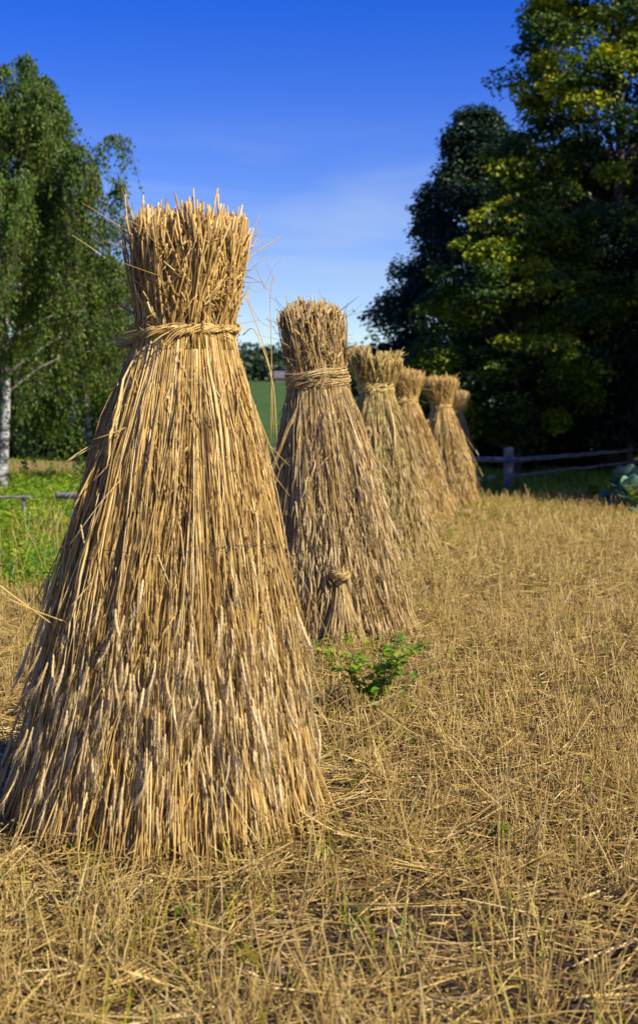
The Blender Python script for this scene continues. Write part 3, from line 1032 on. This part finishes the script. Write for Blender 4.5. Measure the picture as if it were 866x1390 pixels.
weed('short yellow green weed with a rounded top near the cabbages', 823, 690, .22, .09, 4, .10, 16, None)


def cabbage(label, px, D, size, seed):
    rng = np.random.default_rng(seed)
    x = at(px, D)
    root = thing('cabbage', label, 'cabbage', (x, D, float(gz(x, D)) - .01), 'cabbages at the right edge of the field')
    g = Geo()
    n = 17
    for i in range(n):
        a = i * 2.4 + rng.normal(0, .2)
        up = (i / n)
        el = -.05 + up * 1.15
        d = np.array([math.cos(a) * math.cos(el), math.sin(a) * math.cos(el), math.sin(el)])
        base = np.array([0, 0, .10 + .22 * up]) * size
        L = size * rng.uniform(.34, .46) * (1 - .35 * up)
        big_leaf(g, base, d, np.array([0, 0, 1.]) - d * .3, L, L * 1.0, float(np.clip(rng.normal(.55, .2), 0, 1)), curl=.45 - .7 * up, n=9, m=7, cup=.3, ruffle=.05)
    g.build('leaves', M_CABBAGE, root)
    g = Geo()
    g.tubes(np.array([[[0, 0, 0], [0, 0, .15 * size], [0, 0, .34 * size]]]), np.array([[.03, .03, .02]]) * size, 7, .5, rng)
    g.build('stalk', M_TWIG, root)


cabbage('large blue green cabbage, front plant at the right edge', 858, 18.6, 1.0, 1)
cabbage('taller cabbage behind the front one, leaves raised against the dark hedge', 851, 20.0, 1.25, 2)
rng = np.random.default_rng(9)
mx = at(868, 18.2)
root = thing('marigold', 'yellow green marigold with orange blooms growing among the cabbages', 'flower', (mx, 18.2, float(gz(mx, 18.2))))
gs, gl, gf = Geo(), Geo(), Geo()
for i in range(7):
    a = rng.uniform(0, TAU)
    P = np.array([[0, 0, 0], [.05 * math.cos(a), .05 * math.sin(a), .2], [.13 * math.cos(a), .13 * math.sin(a), rng.uniform(.3, .5)]])
    gs.tubes(P[None], .004, 4, .5, rng)
    for j in range(9):
        b = rng.uniform(0, TAU)
        p = P[1] + (P[2] - P[1]) * rng.uniform(-.4, .95)
        big_leaf(gl, p, np.array([math.cos(b), math.sin(b), .3]), np.array([0, 0, 1.]), .10, .05, float(rng.uniform(.6, 1)))
    if i < 3:
        gf = Geo()
        for j in range(12):
            b = j / 12 * TAU
            big_leaf(gf, P[2], np.array([math.cos(b), math.sin(b), .5]), np.array([0, 0, 1.]), .035, .02, float(rng.random()), n=4, m=3)
        gf.build('bloom', M_ORANGE, root)
gs.build('stem', M_TWIG, root)
gl.build('foliage', M_WEEDLEAF, root)

# ------------------------------------------------------------------ fence, rails, stones
def log(p0, p1, r0, r1, rng, K=14, sides=12, wig=.012):
    t = np.linspace(0, 1, K)[:, None]
    P = np.array(p0)[None] * (1 - t) + np.array(p1)[None] * t + rng.normal(0, wig, (K, 3)) * np.sin(t * math.pi)
    return P[None], (r0 + (r1 - r0) * t[:, 0])[None] * (1 + rng.normal(0, .03, (1, K)))


rng = np.random.default_rng(21)
fx, fy = at(690, 26), 26.
fr = thing('rail_fence', 'weathered grey post and rail fence in the shade under the trees', 'fence', (fx, fy, float(gz(fx, fy))))
for (dx, dy, h) in ((0, 0, .82), (4.4, 8.6, .85), (-4.6, 1.6, .8), (8.8, 17.0, .85)):
    g = Geo()
    P, r = log((dx, dy, -.2), (dx, dy, h), .11, .10, rng, wig=.004)
    g.tubes(P, r, 14, .5, rng)
    g.build('post', M_WOOD, fr)
for (a, b, z0, z1, rr) in (((.0, .0), (4.4, 8.6), .57, .60, .055), ((0, 0), (4.4, 8.6), .25, .30, .035), ((4.4, 8.6), (8.8, 17.), .6, .6, .05), ((0, 0), (-4.6, 1.6), .58, .56, .06), ((4.4, 8.6), (8.8, 17.), .3, .3, .035)):
    g = Geo()
    off = .125
    P, r = log((a[0], a[1] - off, z0), (b[0], b[1] - off, z1), rr, rr * .85, rng)
    g.tubes(P, r, 10, .5, rng)
    g.build('rail', M_WOOD, fr)


def pebble(name, label, cat, px, py, size, mat, seed, group=None):
    rng = np.random.default_rng(seed)
    D = 1.25 * F / (py - HY)
    x = at(px, D)
    f = periodic(rng, 5, .12)
    th, ph = np.meshgrid(np.linspace(0, TAU, 25), np.linspace(-math.pi / 2, math.pi / 2, 13))
    r = 1 + f(th, ph * 2) * np.cos(ph)
    g = Geo()
    g.sheet(np.stack([r * np.cos(th) * np.cos(ph) * size[0], r * np.sin(th) * np.cos(ph) * size[1], r * np.sin(ph) * size[2]], -1))
    o = g.build(name, mat, None, (x, D, float(gz(x, D)) + size[2] * .6))
    return tag(o, label, cat, group)


pebble('wood_lump', 'small pinkish brown lump lying in the stubble beside the fifth sheaf', 'lump', 630, 700, (.13, .06, .045), M_PINK, 3)
pebble('stone', 'pale stone under the fence rail, left of the other', 'stone', 649, 655, (.09, .08, .08), M_STONE, 4, 'pale stones under the fence')
pebble('stone', 'pale stone under the fence rail, nearer the post', 'stone', 667, 654, (.10, .08, .09), M_STONE, 5, 'pale stones under the fence')

# low rails by the birch
for (p0, p1, lab) in (((-40, 17.2), (44, 17.2), 'long grey pole lying low across the meadow before the birch'), ((78, 17.6), (112, 17.4), 'short pale grey board end left of the nearest sheaf')):
    g = Geo()
    xa, xb = at(p0[0], p0[1]), at(p1[0], p1[1])
    rr = .016 if p0[0] < 0 else .045
    P, r = log((0, 0, 0), (xb - xa, p1[1] - p0[1], .0), rr, rr, rng, wig=.004)
    g.tubes(P, r, 10, .5, rng)
    o = g.build('pole' if p0[0] < 0 else 'board', M_PALEWOOD, None, (xa, p0[1], .32))
    tag(o, lab, 'pole' if p0[0] < 0 else 'board')
    for xx in (.25, xb - xa - .12):
        g = Geo()
        P, r = log((xx, .05, -.36), (xx, .05, .02), .025, .022, rng, K=5, wig=.002)
        g.tubes(P, r, 8, .5, rng)
        g.build('prop', M_WOOD, o)


# ------------------------------------------------------------------ trees
def tree(name, label, cat, px, D, H, Rc, z0, seed, leafmat, n_clump, per, leaf, shape, group=None, x=None, clump=.12, trunk_r=None, bark=None, gaps=.0, hollow=.35):
    rng = np.random.default_rng(seed)
    x = at(px, D) if x is None else x
    root = thing(name, label, cat, (x, D, float(gz(x, D)) - .05), group)
    zc = z0 + (H - z0) * rng.random(n_clump) ** .95
    zn = (zc - z0) / (H - z0)
    lim = Rc * shape(zn)
    th = rng.uniform(0, TAU, n_clump)
    fr = np.sqrt(hollow + (1 - hollow) * rng.random(n_clump))
    bump = periodic(rng, 6, .16)
    r = lim * fr * (1 + bump(th, zc * .5))
    C = np.stack([r * np.cos(th), r * np.sin(th), zc], -1)
    cr = rng.uniform(.65, 1.35, n_clump) * clump * Rc * (.7 + .5 * shape(zn))
    # leaves
    idx = np.repeat(np.arange(n_clump), per)
    n = len(idx)
    v = norm(rng.normal(size=(n, 3)))
    v[:, 2] = np.abs(v[:, 2]) * np.where(rng.random(n) < .78, 1, -1)
    rad = rng.random(n) ** .45
    rad = rad * np.where(rng.random(n) < .14, rng.uniform(1., 1.3, n), 1)
    p = C[idx] + v * (rad * cr[idx])[:, None] * np.array([1.15, 1.15, .72])
    outw = norm(C[idx] * np.array([1, 1, 0]) + 1e-6)
    d = norm(v * np.array([1, 1, .2]) + outw * .5 + rng.normal(0, .5, (n, 3)) + np.array([0, 0, -.35]))
    nn = norm(v * .9 + outw * .3 + np.array([0, 0, .6]) + rng.normal(0, .36, (n, 3)))
    L = leaf * rng.uniform(.6, 1.3, n)
    tone = np.clip(rng.normal(.46, .25, n_clump)[idx] + rng.normal(0, .13, n), 0, 1)
    g = Geo()
    g.leaves(p, d, nn, L, L * rng.uniform(.65, .95, n), tone)
    crown = g.build('crown', leafmat, root, smooth=False)
    # trunk and limbs
    g = Geo()
    tr = trunk_r or H * .018
    t = np.linspace(0, 1, 16)[:, None]
    P = np.concatenate([.25 * np.sin(t * 3 + seed) * t, .2 * np.cos(t * 2.3 + seed) * t, t * H * .93], 1)
    rr = tr * (1 - .88 * t[:, 0]) * (1 + .5 * np.exp(-t[:, 0] * 30))
    g.tubes(P[None], rr[None], 12, .5, rng)
    nb = min(n_clump, 110)
    sel = rng.choice(n_clump, nb, replace=False)
    for i in sel:
        zb = max(z0 * .6, C[i, 2] - np.linalg.norm(C[i, :2]) * rng.uniform(.35, .9))
        tb = min(zb / (H * .93), .95)
        b = np.array([np.interp(tb, t[:, 0], P[:, q]) for q in range(3)])
        u = np.linspace(0, 1, 7)[:, None]
        Q = b + (C[i] - b) * u + np.array([0, 0, 1.]) * np.sin(u * math.pi) * rng.uniform(-.02, .10) * np.linalg.norm(C[i] - b) + rng.normal(0, .04, (7, 3)) * u
        g.tubes(Q[None], (tr * .32 * (1 - tb * .6) * (1 - .85 * u[:, 0]))[None], 6, .5, rng, cap=False)
    g.build('trunk', bark or M_BARK, root)
    return root


round_ = lambda zn: np.sin(np.clip(.12 + .88 * zn, 0, 1) * math.pi) ** .55
cone = lambda zn: np.clip(1.02 - zn, .03, 1) ** .8 * np.clip(.35 + 5 * zn, 0, 1)
egg = lambda zn: np.clip(1.04 - zn, .03, 1) ** .55 * np.clip(.55 + 2.2 * zn, 0, 1)

GT = 'trees along the right edge of the field'
linden = tree('linden_tree', 'tallest tree at right, sunlit yellow green clumps on its upper crown', 'tree', 835, 35.5, 17.5, 3.7, 2.6, 101, M_LINDEN, 460, 310, .125, egg, GT, clump=.135, trunk_r=.24, hollow=.6)
tree('linden_tree', 'lower broad tree with a few yellow lit sprays, before the tallest', 'tree', 700, 33.2, 6.8, 2.2, .9, 102, M_LINDEN, 180, 260, .115, round_, GT, clump=.165, trunk_r=.13)
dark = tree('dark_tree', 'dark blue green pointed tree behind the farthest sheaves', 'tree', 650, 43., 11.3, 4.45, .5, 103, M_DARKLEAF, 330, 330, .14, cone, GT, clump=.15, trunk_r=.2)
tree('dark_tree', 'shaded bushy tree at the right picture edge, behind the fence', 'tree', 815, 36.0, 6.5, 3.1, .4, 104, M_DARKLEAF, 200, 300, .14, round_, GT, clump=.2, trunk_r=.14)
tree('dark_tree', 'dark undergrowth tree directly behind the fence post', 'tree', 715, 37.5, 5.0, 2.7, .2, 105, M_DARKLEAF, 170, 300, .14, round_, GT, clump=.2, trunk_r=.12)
# the wood goes on to the right, out of the picture, and shades the fence
GO = 'shade trees right of the picture'
low = [o for o in COL.objects if o.get('label', '').startswith('lower broad tree')][0]
for (src, x, D, rz, sc, lab) in ((low, 10.9, 17.9, 1., 1.15, 'broad leafy tree nearest the field, standing outside the right edge'), (low, 12.6, 20.2, 2., 1.5, 'second leafy tree outside the right edge, beyond the nearest'),
                            (linden, 12.6, 27.4, 2.2, .80, 'big leafy tree outside the right edge, behind the broad ones'), (linden, 17.2, 29.6, 3.4, .76, 'tall leafy tree outside the right edge, level with the wood'),
                            (linden, 15.4, 37., 4., 1., 'tallest leafy tree outside the right edge, inside the wood'), (low, 15., 24., .3, 1.6, 'low spreading tree outside the right edge, inside the wood'), (linden, 11.8, 43., 4.4, .8, 'leafy tree at the back of the wood, right edge')):
    copy_tree(src, lab, (x, D, float(gz(x, D)) - .05), rz, sc, GO)
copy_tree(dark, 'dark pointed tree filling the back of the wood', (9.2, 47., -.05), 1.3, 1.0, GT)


def birch(label, px, D, H, n_limb, spread, seed, leaf, strands, name='birch_tree', zlow=.25, lean=0, trunk_r=.11, per=22):
    rng = np.random.default_rng(seed)
    x = at(px, D)
    root = thing(name, label, 'tree', (x, D, float(gz(x, D)) - .05), 'birches at the left')
    g, gl, gb = Geo(), Geo(), Geo()
    t = np.linspace(0, 1, 18)[:, None]
    P = np.concatenate([.12 * np.sin(t * 5 + seed) + lean * t, .12 * np.cos(t * 4), t * H * .95], 1)
    P[:, :2] -= P[:1, :2]
    g.tubes(P[None], (trunk_r * (1 - .9 * t[:, 0]) * (1 + .35 * np.exp(-t[:, 0] * 25)))[None], 12, .5, rng)
    starts, ends = [], []
    for i in range(n_limb):
        f = zlow + (.96 - zlow) * (i + rng.random()) / n_limb
        b = np.array([np.interp(f, t[:, 0], P[:, q]) for q in range(3)])
        a = i * 2.4 + rng.normal(0, .4)
        ln = spread * (1.15 - .62 * f) * (rng.uniform(.65, 1.1) if f < .55 else rng.uniform(.6, .92))
        rise = ln * rng.uniform(.3, .85) * (1.1 - .5 * f)
        u = np.linspace(0, 1, 9)[:, None]
        Q = b + np.concatenate([np.cos(a) * ln * u, np.sin(a) * ln * u, rise * np.sin(u * 2.0) ** .9 - .15 * ln * u ** 3], 1) + rng.normal(0, .03, (9, 3)) * u
        gb.tubes(Q[None], (trunk_r * .30 * (1.1 - .75 * f) * (1 - .85 * u[:, 0]))[None], 7, .5, rng, cap=False)
        subs = [Q]
        for j in range(4):
            q0 = Q[rng.integers(3, 8)]
            aa = a + rng.normal(0, .9)
            l2 = ln * rng.uniform(.25, .5)
            S = q0 + np.concatenate([np.cos(aa) * l2 * u, np.sin(aa) * l2 * u, l2 * .7 * np.sin(u * 2.2)], 1)
            gb.tubes(S[None], (trunk_r * .12 * (1.1 - .75 * f) * (1 - .8 * u[:, 0]))[None], 5, .5, rng, cap=False)
            subs.append(S)
        for S in subs:
            m = strands
            w = rng.uniform(.06, 1, m) * 7.99
            k = np.minimum(w.astype(int), 7)
            p = S[k] + (S[k + 1] - S[k]) * (w - k)[:, None]
            ln2 = rng.uniform(.25, 1.0, m) * (.45 + .19 * H * (1 - .6 * f)) * rng.choice([.5, 1, 1.2], m)
            ln2 = np.minimum(ln2, np.maximum(p[:, 2] - .35, .15))
            starts.append(p)
            ends.append(np.stack([np.cos(a) * .14 * ln2 + rng.normal(0, .1, m), np.sin(a) * .14 * ln2 + rng.normal(0, .1, m), -ln2], -1))
    p0 = np.concatenate(starts)
    e = np.concatenate(ends)
    m = len(p0)
    u = np.linspace(0, 1, 5)[None, :, None]
    Pt = p0[:, None] + e[:, None] * u * np.array([1, 1, 1]) + np.array([0, 0, .12])[None, None] * np.sin(u * 3.1) * np.abs(e[:, None, 2:3])
    gt = Geo()
    gt.tubes(Pt, .004 * np.linspace(1, .6, 5)[None], 3, .4, rng, cap=False)
    idx = np.repeat(np.arange(m), per)
    n = len(idx)
    f = rng.random(n) ** .9
    c = p0[idx] + e[idx] * f[:, None] + rng.normal(0, .045, (n, 3))
    c[:, 2] += .12 * np.sin(f * 3.1) * np.abs(e[idx, 2])
    d = norm(np.stack([rng.normal(0, .6, n), rng.normal(0, .6, n), -np.ones(n)], -1))
    nn = norm(np.stack([rng.normal(0, 1, n), rng.normal(0, 1, n), rng.uniform(.0, .9, n)], -1))
    L = leaf * rng.uniform(.6, 1.3, n)
    gl.leaves(c, d, nn, L, L * rng.uniform(.6, .85, n), np.clip(rng.normal(.5, .16, m)[idx] + rng.normal(0, .14, n), 0, 1))
    gl.build('crown', M_BIRCHLEAF, root, smooth=False)
    g.build('trunk', M_BIRCH, root)
    gb.build('limbs', M_BIRCHLIMB, root)
    gt.build('twigs', M_TWIG, root)
    return root


birch('tall weeping birch with white trunk at the left picture edge', 1, 24., 7.75, 46, 3.1, 201, .066, 22, trunk_r=.10, zlow=.24, per=26)
birch('young birch with low hanging twigs, right of the tall one', 122, 29., 5.4, 26, 2.1, 202, .085, 18, trunk_r=.07, zlow=.12, per=24)

GB = 'bushes at the far edge of the mown strip'
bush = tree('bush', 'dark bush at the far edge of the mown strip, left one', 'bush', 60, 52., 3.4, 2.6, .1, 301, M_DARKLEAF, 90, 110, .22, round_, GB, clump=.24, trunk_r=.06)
for (px, D, lab, sc) in ((150, 53., 'dark bush at the far edge of the mown strip, middle one', .9), (235, 55., 'dark bush at the far edge of the mown strip, behind the nearest sheaf', 1.0), (-40, 54., 'dark bush at the far edge of the mown strip, behind the tall birch', 1.1)):
    copy_tree(bush, lab, (at(px, D), D, float(gz(at(px, D), D))), px * .1, sc, GB)

# far wood on the hill and a small barn below it
rng = np.random.default_rng(401)
g = Geo()
n = 1500
x = rng.uniform(-150, 60, n)
y = rng.uniform(300, 420, n) - .05 * x
hh = rng.uniform(6.5, 10.5, n)
per = 50
idx = np.repeat(np.arange(n), per)
v = norm(rng.normal(size=(n * per, 3)))
rr = rng.random(n * per) ** .4
zz = .5 + .5 * v[:, 2] * rr
w = hh[idx] * .34
c = np.stack([x[idx] + v[:, 0] * rr * w, y[idx] + v[:, 1] * rr * w, gz(x, y)[idx] + hh[idx] * (.05 + .95 * zz)], -1)
g.leaves(c, rng.normal(size=c.shape), norm(v + np.array([0, 0, .6])), 1.5, 1.2, np.clip(rng.normal(.45, .2, n)[idx] + rng.normal(0, .12, n * per), 0, 1))
tag(g.build('distant_wood', M_FARLEAF, smooth=False), 'dark wooded ridge on the far hill between the two nearest sheaves', 'wood', kind='stuff')

D = 285.
bx = at(383, D)
bz = float(gz(bx, D))
barn = thing('barn', 'tiny far off grey roofed barn below the wooded hill', 'barn', (bx, D, bz - .3))
g = Geo()
w_, d_, h_ = 1.5, 1.3, 1.1
pts = [(-w_, -d_), (w_, -d_), (w_, d_), (-w_, d_), (-w_, -d_)]
g.sheet(np.array([[(a, b, 0) for a, b in pts], [(a, b, h_) for a, b in pts]], float))
g.tri.append(np.array([[5, 8, 10], [6, 11, 7]]))
g.v.append(np.array([[-w_, 0, h_ + 1.3], [w_, 0, h_ + 1.3]], float)); g.t.append(np.array([.5, .5])); g.n += 2
g.build('wall', M_BARNWALL, barn, smooth=False)
g = Geo()
for sgn in (-1, 1):
    a = np.array([[(-w_ - .3, sgn * (d_ + .3), h_ - .2), (w_ + .3, sgn * (d_ + .3), h_ - .2)], [(-w_ - .3, 0, h_ + 1.36), (w_ + .3, 0, h_ + 1.36)]], float)
    g.sheet(a)
    g.sheet(a + np.array([0, 0, .1]))
g.build('roof', M_ROOF, barn, smooth=False)

# ------------------------------------------------------------------ light, sky, camera
AZ, EL = R(52), R(38)                              # sun behind the camera, to the right
s3d = Vector((math.sin(AZ) * math.cos(EL), -math.cos(AZ) * math.cos(EL), math.sin(EL)))
sun = bpy.data.lights.new('sun', 'SUN')
sun.energy = 5.0
sun.angle = R(.53)
sun.color = (1., .92, .78)
so = bpy.data.objects.new('sun', sun)
COL.objects.link(so)
so.rotation_euler = s3d.to_track_quat('Z', 'Y').to_euler()
so.location = (20, -20, 30)

world = bpy.data.worlds.new('World')
scene.world = world
world.use_nodes = True
nt = world.node_tree
nt.nodes.clear()
out = nt.nodes.new('ShaderNodeOutputWorld')
bg = nt.nodes.new('ShaderNodeBackground')
sky = nt.nodes.new('ShaderNodeTexSky')
sky.sky_type = 'NISHITA'
sky.sun_disc = False
sky.sun_elevation = EL
sky.sun_rotation = math.atan2(s3d.x, s3d.y)
sky.air_density = 1.0
sky.dust_density = .3
sky.ozone_density = 3.0
hs = nt.nodes.new('ShaderNodeHueSaturation')
hs.inputs['Saturation'].default_value = 1.77
hs.inputs['Hue'].default_value = .541
hs.inputs['Value'].default_value = 1.45
gm = nt.nodes.new('ShaderNodeGamma')
gm.inputs[1].default_value = .75
nt.links.new(sky.outputs[0], gm.inputs[0])
nt.links.new(gm.outputs[0], hs.inputs['Color'])
# thin cirrus
tc = nt.nodes.new('ShaderNodeTexCoord')
mp = nt.nodes.new('ShaderNodeMapping')
mp.inputs['Scale'].default_value = (2.6, 2.6, 16)
mp.inputs['Rotation'].default_value = (0, .18, .3)
nt.links.new(tc.outputs['Generated'], mp.inputs[0])
nz = nt.nodes.new('ShaderNodeTexNoise')
nz.inputs['Scale'].default_value = 1.7
nz.inputs['Detail'].default_value = 7
nz.inputs['Distortion'].default_value = .6
nt.links.new(mp.outputs[0], nz.inputs['Vector'])
mr = nt.nodes.new('ShaderNodeMapRange')
mr.inputs['From Min'].default_value = .45
mr.inputs['From Max'].default_value = .8
mr.inputs['To Max'].default_value = .6
nt.links.new(nz.outputs['Fac'], mr.inputs[0])
mix = nt.nodes.new('ShaderNodeMix')
mix.data_type = 'RGBA'
sep = nt.nodes.new('ShaderNodeSeparateXYZ')      # the streaks lie low over the horizon
nt.links.new(tc.outputs['Generated'], sep.inputs[0])
low = nt.nodes.new('ShaderNodeMapRange')
low.inputs['From Min'].default_value = .12
low.inputs['From Max'].default_value = .24
low.inputs['To Min'].default_value = 1
low.inputs['To Max'].default_value = .0
nt.links.new(sep.outputs[2], low.inputs[0])
mul = nt.nodes.new('ShaderNodeMath')
mul.operation = 'MULTIPLY'
nt.links.new(mr.outputs[0], mul.inputs[0])
nt.links.new(low.outputs[0], mul.inputs[1])
nt.links.new(mul.outputs[0], mix.inputs[0])
nt.links.new(hs.outputs[0], mix.inputs[6])
mix.inputs[7].default_value = (3.2, 4.0, 5.0, 1)
nt.links.new(mix.outputs[2], bg.inputs[0])
bg.inputs[1].default_value = .118
nt.links.new(bg.outputs[0], out.inputs[0])

cam = bpy.data.cameras.new('camera')
co = bpy.data.objects.new('camera', cam)
COL.objects.link(co)
co.location = (0, 0, CAMZ)
co.rotation_euler = (math.pi / 2, 0, 0)
cam.sensor_fit = 'VERTICAL'
cam.sensor_height = 38.5
cam.lens = F / 1390 * 38.5
cam.shift_y = -(695 - HY) / 1390
cam.clip_end = 3000
cam.clip_start = .05
cam.dof.use_dof = True
cam.dof.focus_distance = 5.1
cam.dof.aperture_fstop = 4.5
scene.camera = co

scene.view_settings.view_transform = 'Standard'
scene.view_settings.look = 'None'
scene.view_settings.exposure = .52
scene.view_settings.gamma = 1
scene.render.engine = 'CYCLES'
scene.cycles.max_bounces = 6
scene.cycles.diffuse_bounces = 3
scene.cycles.glossy_bounces = 2
scene.cycles.transmission_bounces = 3
scene.cycles.use_denoising = True
try:
    scene.cycles.denoiser = 'OPENIMAGEDENOISE'
except Exception:
    pass
